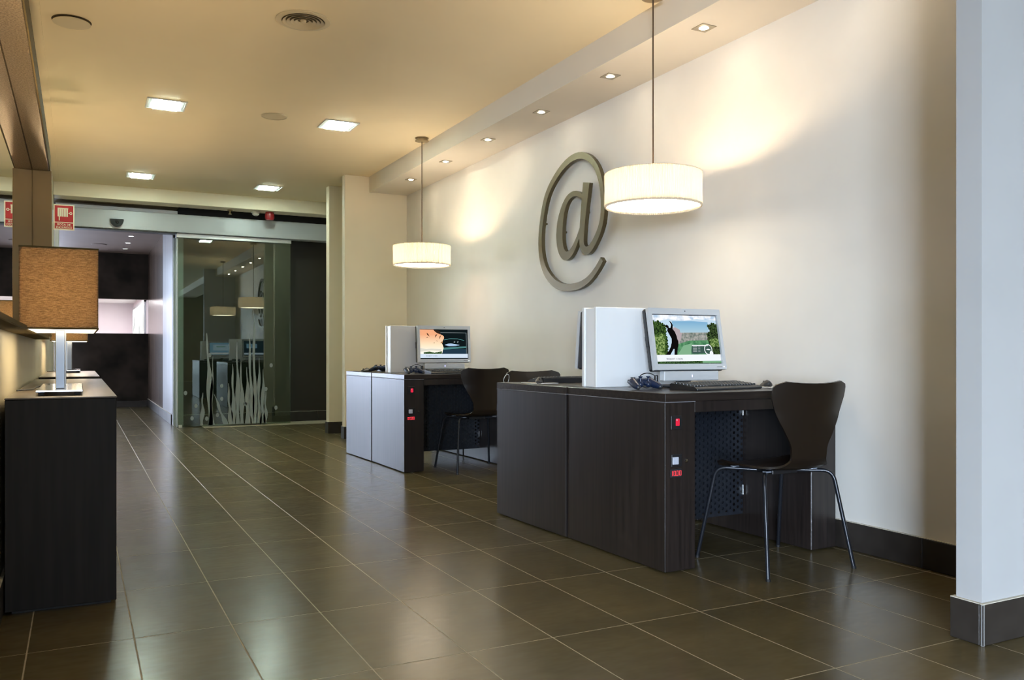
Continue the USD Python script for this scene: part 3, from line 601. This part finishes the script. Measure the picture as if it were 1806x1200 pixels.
emit_noise('screen_bush', (.05, .13, .02), (.42, .60, .20), 120)
emit_noise('screen_darktree', (.010, .018, .008), (.09, .16, .05), 150)
emit_noise('screen_hedge', (.012, .03, .012), (.10, .22, .07), 180)
emit_noise('screen_hills', (.20, .25, .22), (.62, .60, .56), 75, .35, .68, .45)
emit_noise('screen_grass', (.05, .20, .09), (.16, .42, .20), 60, .3, .7, .5)
emit_noise('screen_clouds', (.45, .60, .78), (.95, .97, 1.0), 26, .36, .56, .6)
M['screen_inset'] = usdkit.material(stage, f'{LK}/screen_inset', {'g': ('geometry', {}), 's': ('separate_xyz', {}), 'm': ('math', dict(math_type='multiply_add', value2=11.0, value3=-10.9)), 'r': ('rgb_ramp', dict(ramp=[(0, (.62, .76, .82)), (.5, (.38, .64, .82)), (1, (.20, .46, .74))])), 'e': ('emission', dict(strength=.5))},
    [('g.position', 's.vector'), ('s.z', 'm.value1'), ('m.value', 'r.fac'), ('r.color', 'e.color')], surface='e.emission')
M['screen_dusk'] = usdkit.material(stage, f'{LK}/screen_dusk', {'g': ('geometry', {}), 's': ('separate_xyz', {}), 'm': ('math', dict(math_type='multiply_add', value2=5.0, value3=-4.33)),
    'r': ('rgb_ramp', dict(ramp=[(0, (.93, .93, .90)), (.28, (.98, .93, .80)), (.55, (.98, .80, .55)), (1, (.90, .42, .22))])), 'e': ('emission', dict(strength=.6))},
    [('g.position', 's.vector'), ('s.z', 'm.value1'), ('m.value', 'r.fac'), ('r.color', 'e.color')], surface='e.emission')
def caption(text, h, w):
    l = meshkit.text_mesh(text, h, .0003); l.apply_scale((w / l.extents[0], 1, 1)); l.apply_translation((-l.bounds[0][0], 0, 0))
    return l
golfer = [(225, 262), (262, 285), (285, 330), (280, 390), (315, 440), (340, 510), (345, 545), (360, 580), (362, 640), (345, 720), (338, 795), (297, 795), (300, 705), (285, 705), (235, 795), (165, 795), (215, 735), (245, 670), (262, 600), (262, 545), (230, 480), (200, 425), (205, 385), (172, 358), (172, 340), (195, 328), (218, 345), (225, 375), (248, 380), (262, 330), (248, 295)]
golfer = [(1000 + 4.3 * 0 + (1150 + x / 8 - 1000) * 4.3 - 1000, (530 + y / 8 - 500) * 4.3) for x, y in golfer]
ring = Point(*uvp([((1085 - 625 - 25) / 538, (512 - 218) / 417)])[0])
golf = [('sky_print', R(0, 0, 1, 1), 'screen_sky', 0), ('cloud_print', px1([(625, 218), (1170, 218), (1170, 255), (1000, 245), (880, 262), (760, 250), (625, 285)]).buffer(.004), 'screen_clouds', 1),
        ('hill_print', px1([(800, 350), (900, 365), (1100, 360), (1110, 460), (800, 470)]), 'screen_hills', 1), ('blossom_print', soft(px1([(800, 330), (850, 310), (880, 350), (860, 440), (810, 460)]), .006), 'screen_pink_haze', 2),
        ('inset_print', px1([(795, 275), (950, 270), (1090, 277), (1095, 365), (860, 370), (855, 345), (790, 310)]), 'screen_inset', 3), ('fairway_print', px1([(840, 470), (930, 440), (1095, 435), (1120, 560), (830, 560)]).buffer(.002), 'screen_grass', 3),
        ('fairway_light_print', px1([(880, 480), (950, 460), (940, 560), (830, 560)]), 'screen_light_fairway', 4),
        ('tree_print', leafy(px1([(625, 285), (680, 282), (720, 300), (740, 330), (742, 400), (750, 440), (752, 560), (640, 560)]), 34, 1), 'screen_tree', 4), ('bush_print', leafy(px1([(635, 410), (690, 390), (725, 385), (735, 420), (728, 470), (722, 530), (738, 560), (640, 560)]), 30, 2, .006), 'screen_bush', 5),
        ('right_tree_print', leafy(px1([(1095, 310), (1130, 290), (1175, 300), (1195, 560), (1110, 560), (1105, 470), (1080, 390), (1110, 350)]), 34, 3), 'screen_darktree', 4), ('right_bush_print', leafy(px1([(1105, 430), (1150, 415), (1180, 430), (1182, 480), (1110, 485)]), 20, 4, .005), 'screen_bush', 5),
        ('golfer_print', soft(px1(golfer), .0012).union(px1(golfer)), 'screen_silhouette', 6), ('panel_print', soft(px1([(950, 478), (1060, 478), (1060, 545), (950, 548), (943, 520)]), .002), 'screen_hud_dark', 6), ('panel_line_print', px1([(950, 474), (1085, 474), (1085, 482), (950, 482)]), 'screen_caption_band', 7),
        ('dial_print', ring.buffer(.027).difference(ring.buffer(.0225)), 'screen_caption_band', 8), ('dial_face_print', ring.buffer(.0225), 'screen_hud_dark', 7), ('ball_print', Point(ring.x + .019, ring.y - .019).buffer(.012), 'screen_caption_band', 9),
        ('list_print', unary_union([px1([(958, y), (990, y), (990, y + 6), (958, y + 6)]) for y in (488, 500, 512, 524)] + [px1([(1000, y), (1018, y), (1018, y + 4), (1000, y + 4)]) for y in (490, 502, 514, 526)]), 'screen_haze', 8),
        ('bird_print', px1([(1065, 512), (1082, 506), (1100, 512), (1105, 518), (1085, 517)]), 'screen_caption_band', 9),
        ('caption_band', px1([(625, 558), (1210, 553), (1215, 606), (625, 613)]), 'screen_caption_band', 8), ('hedge_print', R(0, .935, 1, 1), 'screen_hedge', 5), ('lawn_print', R(.70, .935, 1, .975), 'screen_light_fairway', 6)]
face = [(690, 230), (940, 234), (960, 262), (1000, 296), (1060, 320), (1105, 338), (1128, 362), (1130, 392), (1116, 425), (1100, 452), (1108, 472), (1090, 490), (1110, 545), (1118, 580), (1104, 620), (1098, 650), (1088, 690), (690, 690)]
woman = [('night_print', R(0, 0, 1, 1), 'screen_night', 0), ('navy_print', px2([(1090, 600), (1540, 600), (1540, 688), (1088, 688)]), 'screen_navy', 1), ('glow_print', px2([(1110, 575), (1300, 560), (1535, 545), (1535, 575), (1320, 595), (1115, 610)]), 'screen_teal_glow', 2),
         ('light_print', soft(px2([(1130, 520), (1200, 498), (1250, 492), (1330, 505), (1430, 522), (1340, 538), (1220, 545)]), .002), 'screen_blue_glow', 2), ('arc_print', px2([(1130, 420), (1250, 395), (1380, 400), (1500, 430), (1500, 440), (1380, 412), (1250, 408), (1130, 432)]), 'screen_teal_glow', 2),
         ('spark_print', unary_union([px2([(x, 455), (x + 25, 450), (x + 15, 478), (x - 5, 476)]) for x in (1310, 1370)]), 'screen_pale_line', 3), ('face_print', soft(px2(face), .002), 'screen_dusk', 4), ('outline_print', R((1060 - 692) / 870, .10, (1540 - 692) / 870, .825).difference(R((1066 - 692) / 870, .112, (1534 - 692) / 870, .83)), 'screen_pale_line', 3),
         ('hair_print', px2([(938, 228), (1060, 262), (1075, 318), (1010, 296), (965, 262)]), 'screen_hair', 5), ('brow_print', unary_union([px2([(818, 295), (845, 315), (870, 365), (850, 350), (828, 330)]), px2([(975, 330), (1005, 322), (990, 355), (962, 385), (975, 350)]), px2([(1045, 405), (1050, 360), (1078, 338), (1065, 362), (1055, 400)]), px2([(812, 382), (848, 372), (842, 380), (820, 390)]), px2([(942, 480), (955, 472), (955, 490), (945, 492)]), px2([(985, 438), (1015, 450), (1012, 455), (985, 444)])]), 'screen_bird', 6),
         ('shade_print', px2([(1060, 486), (1092, 452), (1108, 472), (1092, 490)]), 'screen_skin_shadow', 6), ('mist_print', px2([(700, 580), (800, 600), (900, 592), (1080, 600), (1070, 640), (900, 625), (700, 650)]), 'screen_water', 5), ('rock_print', px2([(760, 660), (860, 645), (950, 668), (1085, 640), (1085, 686), (760, 686)]), 'screen_hedge', 6),
         ('caption_band', R(0, .825, 1, .965), 'screen_caption_blue', 7)]
blue = [('sky_print', R(0, 0, 1, 1), 'screen_inset_sky', 0), ('panel_print', R(.15, .15, .85, .65), 'screen_sky', 1), ('line_print', R(.3, .3, .7, .36), 'screen_fairway', 2), ('caption_band', R(0, .82, 1, .95), 'screen_caption_band', 1)]
dark = [('night_print', R(0, 0, 1, 1), 'screen_navy', 0), ('glow_print', R(.5, .2, .9, .5), 'screen_inset_sky', 1), ('caption_band', R(0, .82, 1, .95), 'screen_caption_blue', 1)]
m1 = monitor('silver monitor showing a golfer silhouette, on the near desk', 2.664, 3.29, 0, 11, golf, .93)
m2 = monitor('silver monitor showing a face in profile, on the far desk front unit', 2.715, 6.54, 0, 4, woman)
monitor('monitor seen edge-on behind the near white divider', 2.590, 3.86, 181.4, 6, blue)
monitor('monitor hidden behind the far white divider, seen only in the door glass', 2.715, 7.11, 181.4, 6, dark)
for m, tilt, u, v, w, h in ((m1, 11, .15, .912, .105, .0085), (m2, 4, .12, .912, .10, .0085)):
    a = math.radians(tilt); T = trimesh.transformations.rotation_matrix(-a, (1, 0, 0))
    l = front(caption('INSERT COIN', h, w), -SW / 2 + u * SW, .0008 - .0004 * 9, .028 + (1 - v) * SH)
    l.apply_transform(T); l.apply_translation((0, 0, .085))
    part(stage.GetPrimAtPath(str(m.GetPath()) + '/screen'), 'caption_lettering', l, 'screen_caption_text')

# ---- keyboards, mice, pads, gamepads
def keyboard(label, x, y, rz):
    t = thing('keyboard', label, 'keyboard', (x, y, .7473), rz)
    W, Dp = .225, .080
    prof = [(-Dp, 0), (-Dp, .010), (-Dp + .012, .016), (Dp - .01, .030), (Dp, .026), (Dp, 0)]
    body = trimesh.creation.extrude_polygon(Polygon(prof), 2 * W, engine='earcut'); v = body.vertices
    body = trimesh.Trimesh(np.column_stack([v[:, 2] - W, v[:, 0], v[:, 1]]), body.faces, process=False)
    part(t, 'body', body, 'black_plastic')
    keys = []
    for r in range(6):
        yy = -.050 + r * .0215; z0 = .016 + (yy + Dp - .012) * .0935
        for c in range(21):
            if c in (15, 19 - 0) and r > 0 and False: continue
            xx = -.205 + c * .0203
            if r == 0 and 4 <= c <= 8: continue
            keys.append(rb(xx - .0088, xx + .0088, yy - .0088, yy + .0088, z0 - .001, z0 + .007, .0018))
        if r == 0: keys.append(rb(-.205 + 4 * .0203 - .0088, -.205 + 8 * .0203 + .0088, yy - .0088, yy + .0088, z0 - .001, z0 + .007, .0018))
    part(t, 'keys', cc(keys), 'dark_grey_plastic', kind='stuff')
    part(t, 'palm_edge', rb(-W, W, -Dp - .006, -Dp - .0002, .002, .010, .002), 'dark_grey_plastic')
    return t
kb = keyboard('black keyboard in front of the golfer monitor', 2.64, 3.075, 9)
keyboard('black keyboard in front of the face monitor on the far desk', 2.70, 6.315, 0)
keyboard('black keyboard on the back unit of the near desks, beside the divider', 2.50, 4.17, 184)
keyboard('black keyboard on the farthest desk unit behind the white divider', 2.66, 7.40, 181)
def mouse(label, x, y, rz, z=.7473):
    t = thing('mouse', label, 'mouse', (x, y, z), rz)
    b = blob([[(0, -.028, .016, .014), (.014, -.02, .010, .009), (-.014, -.02, .010, .009), (0, .036, .009, .008), (.012, .034, .007, .006), (-.012, .034, .007, .006), (0, -.010, .022, .012)]], .006, 6)
    b.vertices[:, 2] = np.maximum(b.vertices[:, 2] - b.bounds[0][2], 0)
    part(t, 'body', b, 'dark_grey_plastic', True)
    part(t, 'scroll_wheel', mv(lathe([(0, -.003), (.006, -.003), (.007, 0), (.006, .003), (0, .003)], 16).apply_transform(trimesh.transformations.rotation_matrix(math.pi / 2, (0, 1, 0))), 0, .026, .021), 'black_plastic')
    part(t, 'cable', tube(spline([(0, .044, .008), (.006, .07, .0025), (-.01, .10, .0025), (.01, .13, .0025)], 20), .0018, 6), 'black_plastic', True)
def pad(label, x, y, rz, w=.11, d=.09):
    single('mouse_pad', mv(rb(-w, w, -d, d, 0, .002, .0006), x, y, .7473, math.radians(rz)), 'paper_white', label, 'mouse pad')
pad('white mouse pad right of the golfer monitor keyboard', 3.02, 3.13, 5, .07, .085)
mouse('dark mouse at the right end of the near keyboard', 3.02, 3.15, -20, .7494)
pad('white mouse pad on the back unit of the near desks', 2.27, 4.10, 4, .075, .075)
mouse('dark glossy mouse on the back unit of the near desks', 2.262, 4.09, 150, .7494)
mouse('dark mouse at the left end of the farthest desk', 2.25, 7.22, 110)
def gamepad(label, x, y, rz, cable=True):
    t = thing('gamepad', label, 'game controller', (x, y, .7473), rz)
    b = blob([[(-.045, 0, .034, .017), (.045, 0, .034, .017)], [(-.050, 0, .034, .021), (-.062, -.030, .020, .016), (-.068, -.052, .0145, .013)], [(.050, 0, .034, .021), (.062, -.030, .020, .016), (.068, -.052, .0145, .013)],
              [(-.024, -.020, .024, .015)], [(.024, -.020, .024, .015)]], .005, 6)
    b.vertices[:, 2] -= b.bounds[0][2]
    part(t, 'body', b, 'blue_plastic', True)
    for s in (-1, 1):
        st = part(t, 'thumb_stick', mv(lathe([(0, 0), (.006, 0), (.005, .016), (.009, .019), (.010, .024), (.006, .023), (0, .022)], 18), s * .024, -.020, .036), 'blue_plastic', 40)
        part(t, 'grip', mv(blob([[(0, 0, 0, .0135), (s * .004, -.016, -.005, .0120)]], .005, 4), s * .064, -.038, .0165), 'dark_grey_plastic', True)
        part(t, 'trigger', rb(s * .05 - .014, s * .05 + .014, .016, .028, .026, .044, .004), 'black_plastic')
    pads = []
    for dx, dy in ((.008, 0), (-.008, 0), (0, .008), (0, -.008)):
        pads.append(mv(lathe([(0, 0), (.0042, 0), (.0042, .003), (0, .004)], 12), .050 + dx, .002 + dy, .052)); pads.append(mv(rb(-.004, .004, -.004, .004, 0, .003, .001), -.050 + dx, .002 + dy, .052))
    part(t, 'buttons', cc(pads), 'dark_grey_plastic')
    if not cable: return t
    part(t, 'cable', tube(spline([(.0, .016, .036), (.02, .04, .05), (.055, .05, .068), (.09, .04, .070), (.108, .02, .055), (.112, .01, .030), (.10, .02, .006), (.07, .05, .003), (.15, .07, .003)], 50), .0024, 8), 'black_plastic', True)
    part(t, 'cable_plug', rb(.100, .116, .008, .026, .030, .062, .003), 'black_plastic')
    return t
gamepad('dark blue gamepad with two thumb sticks on the near desk corner', 2.335, 3.24, 6)
gamepad('dark gamepad on the far desk beside the face monitor', 2.34, 6.30, 15)
gamepad('dark gamepad on the farthest desk, half hidden by the divider', 2.36, 7.16, 200, False)
t = thing('loose_cable', 'thin grey cable loop standing on the back unit of the near desks', 'cable', (2.135, 4.27, .7473))
part(t, 'loop', tube(spline([(0, 0, 0), (-.001, .0, .022), (.010, .004, .038), (.026, .01, .046), (.046, .03, .034), (.055, .06, .002)], 30), .0016, 6), 'silver_plastic', True)

# ================================================================== CHAIRS
def shell_mesh():
    # centre line (y forward, z) from the seat's front edge to the top of the back, with the half width there
    key = np.array([(.182, .416, .120), (.175, .427, .158), (.158, .434, .178), (.09, .435, .198), (.01, .431, .206), (-.08, .431, .198), (-.14, .435, .168), (-.182, .450, .125), (-.202, .482, .096), (-.208, .525, .098), (-.216, .585, .128), (-.226, .65, .164), (-.237, .71, .188), (-.246, .752, .200), (-.251, .776, .200), (-.2545, .790, .188), (-.256, .796, .174), (-.2565, .799, .150)])
    key[:, 1] -= .008
    s = np.r_[0, np.cumsum(np.linalg.norm(np.diff(key[:, :2], axis=0), axis=1))]
    from scipy.interpolate import PchipInterpolator
    ss = np.linspace(0, s[-1], 64); c = PchipInterpolator(s, key)(ss)
    nu = 21; u = np.linspace(-1, 1, nu); P = np.zeros((64, nu, 3))
    for i in range(64):
        back = np.clip((c[i, 1] - .47) / .2, 0, 1)
        for j in range(nu):
            w = u[j] * c[i, 2]
            P[i, j] = (w, c[i, 0] + back * 1.1 * w * w, c[i, 1] + (1 - back) * .45 * w * w * (1 if i > 6 else i / 6) + back * (.010 * (abs(u[j]) ** 2) * np.clip((c[i, 1] - .74) / .06, 0, 1)))
    du = np.gradient(P, axis=1); dv = np.gradient(P, axis=0); N = np.cross(du, dv); N /= np.linalg.norm(N, axis=2)[..., None]
    A, Bk = (P + N * .0045).reshape(-1, 3), (P - N * .0045).reshape(-1, 3); n = len(A); f = []
    ix = lambda i, j: i * nu + j
    for i in range(63):
        for j in range(nu - 1):
            a, b, c2, d = ix(i, j), ix(i, j + 1), ix(i + 1, j + 1), ix(i + 1, j)
            f += [(a, b, c2), (a, c2, d), (n + a, n + c2, n + b), (n + a, n + d, n + c2)]
    rim = [ix(0, j) for j in range(nu)] + [ix(i, nu - 1) for i in range(1, 64)] + [ix(63, j) for j in range(nu - 2, -1, -1)] + [ix(i, 0) for i in range(62, 0, -1)]
    for a, b in zip(rim, rim[1:] + rim[:1]): f += [(a, n + a, n + b), (a, n + b, b)]
    m = trimesh.Trimesh(np.vstack([A, Bk]), f, process=False); m.fix_normals(); return m
def chair(label, x, y, rz):
    t = thing('shell_chair', label, 'chair', (x, y, 0), rz, 'dark moulded shell chairs at the desks')
    part(t, 'shell', shell_mesh(), 'chair_shell', 50)
    part(t, 'mounting_plate', rb(-.07, .07, -.07, .07, .397, .4165, .003), 'black_plastic')
    for sx in (-1, 1):
        for sy in (-1, 1):
            lg = part(t, 'leg', tube(bend([(sx * .05, sy * .02, .406), (sx * .192, sy * .150, .411), (sx * .238, sy * .223, .004)], .045, 7), .0085, 12), 'chair_leg', True)
            part(lg, 'foot_cap', lathe([(0, 0), (.0095, 0), (.0098, .010), (0, .011)], 14, (sx * .238, sy * .223, .0004)), 'dark_rubber')
            part(lg, 'clip', rb(sx * .130 - .016, sx * .130 + .016, sy * .10 - .010, sy * .10 + .010, .4145, .4195, .001), 'clip_grey')
    return t
ch = chair('dark shell chair nearest the camera, pushed up to the near desk', 2.700, 2.772, -1)
copy(ch, 'dark shell chair at the front of the far desks, half hidden', (2.765, 6.06, 0), 0)
copy(ch, 'dark shell chair between the desk pairs, only its back top showing', (2.62, 4.60, 0), 181)
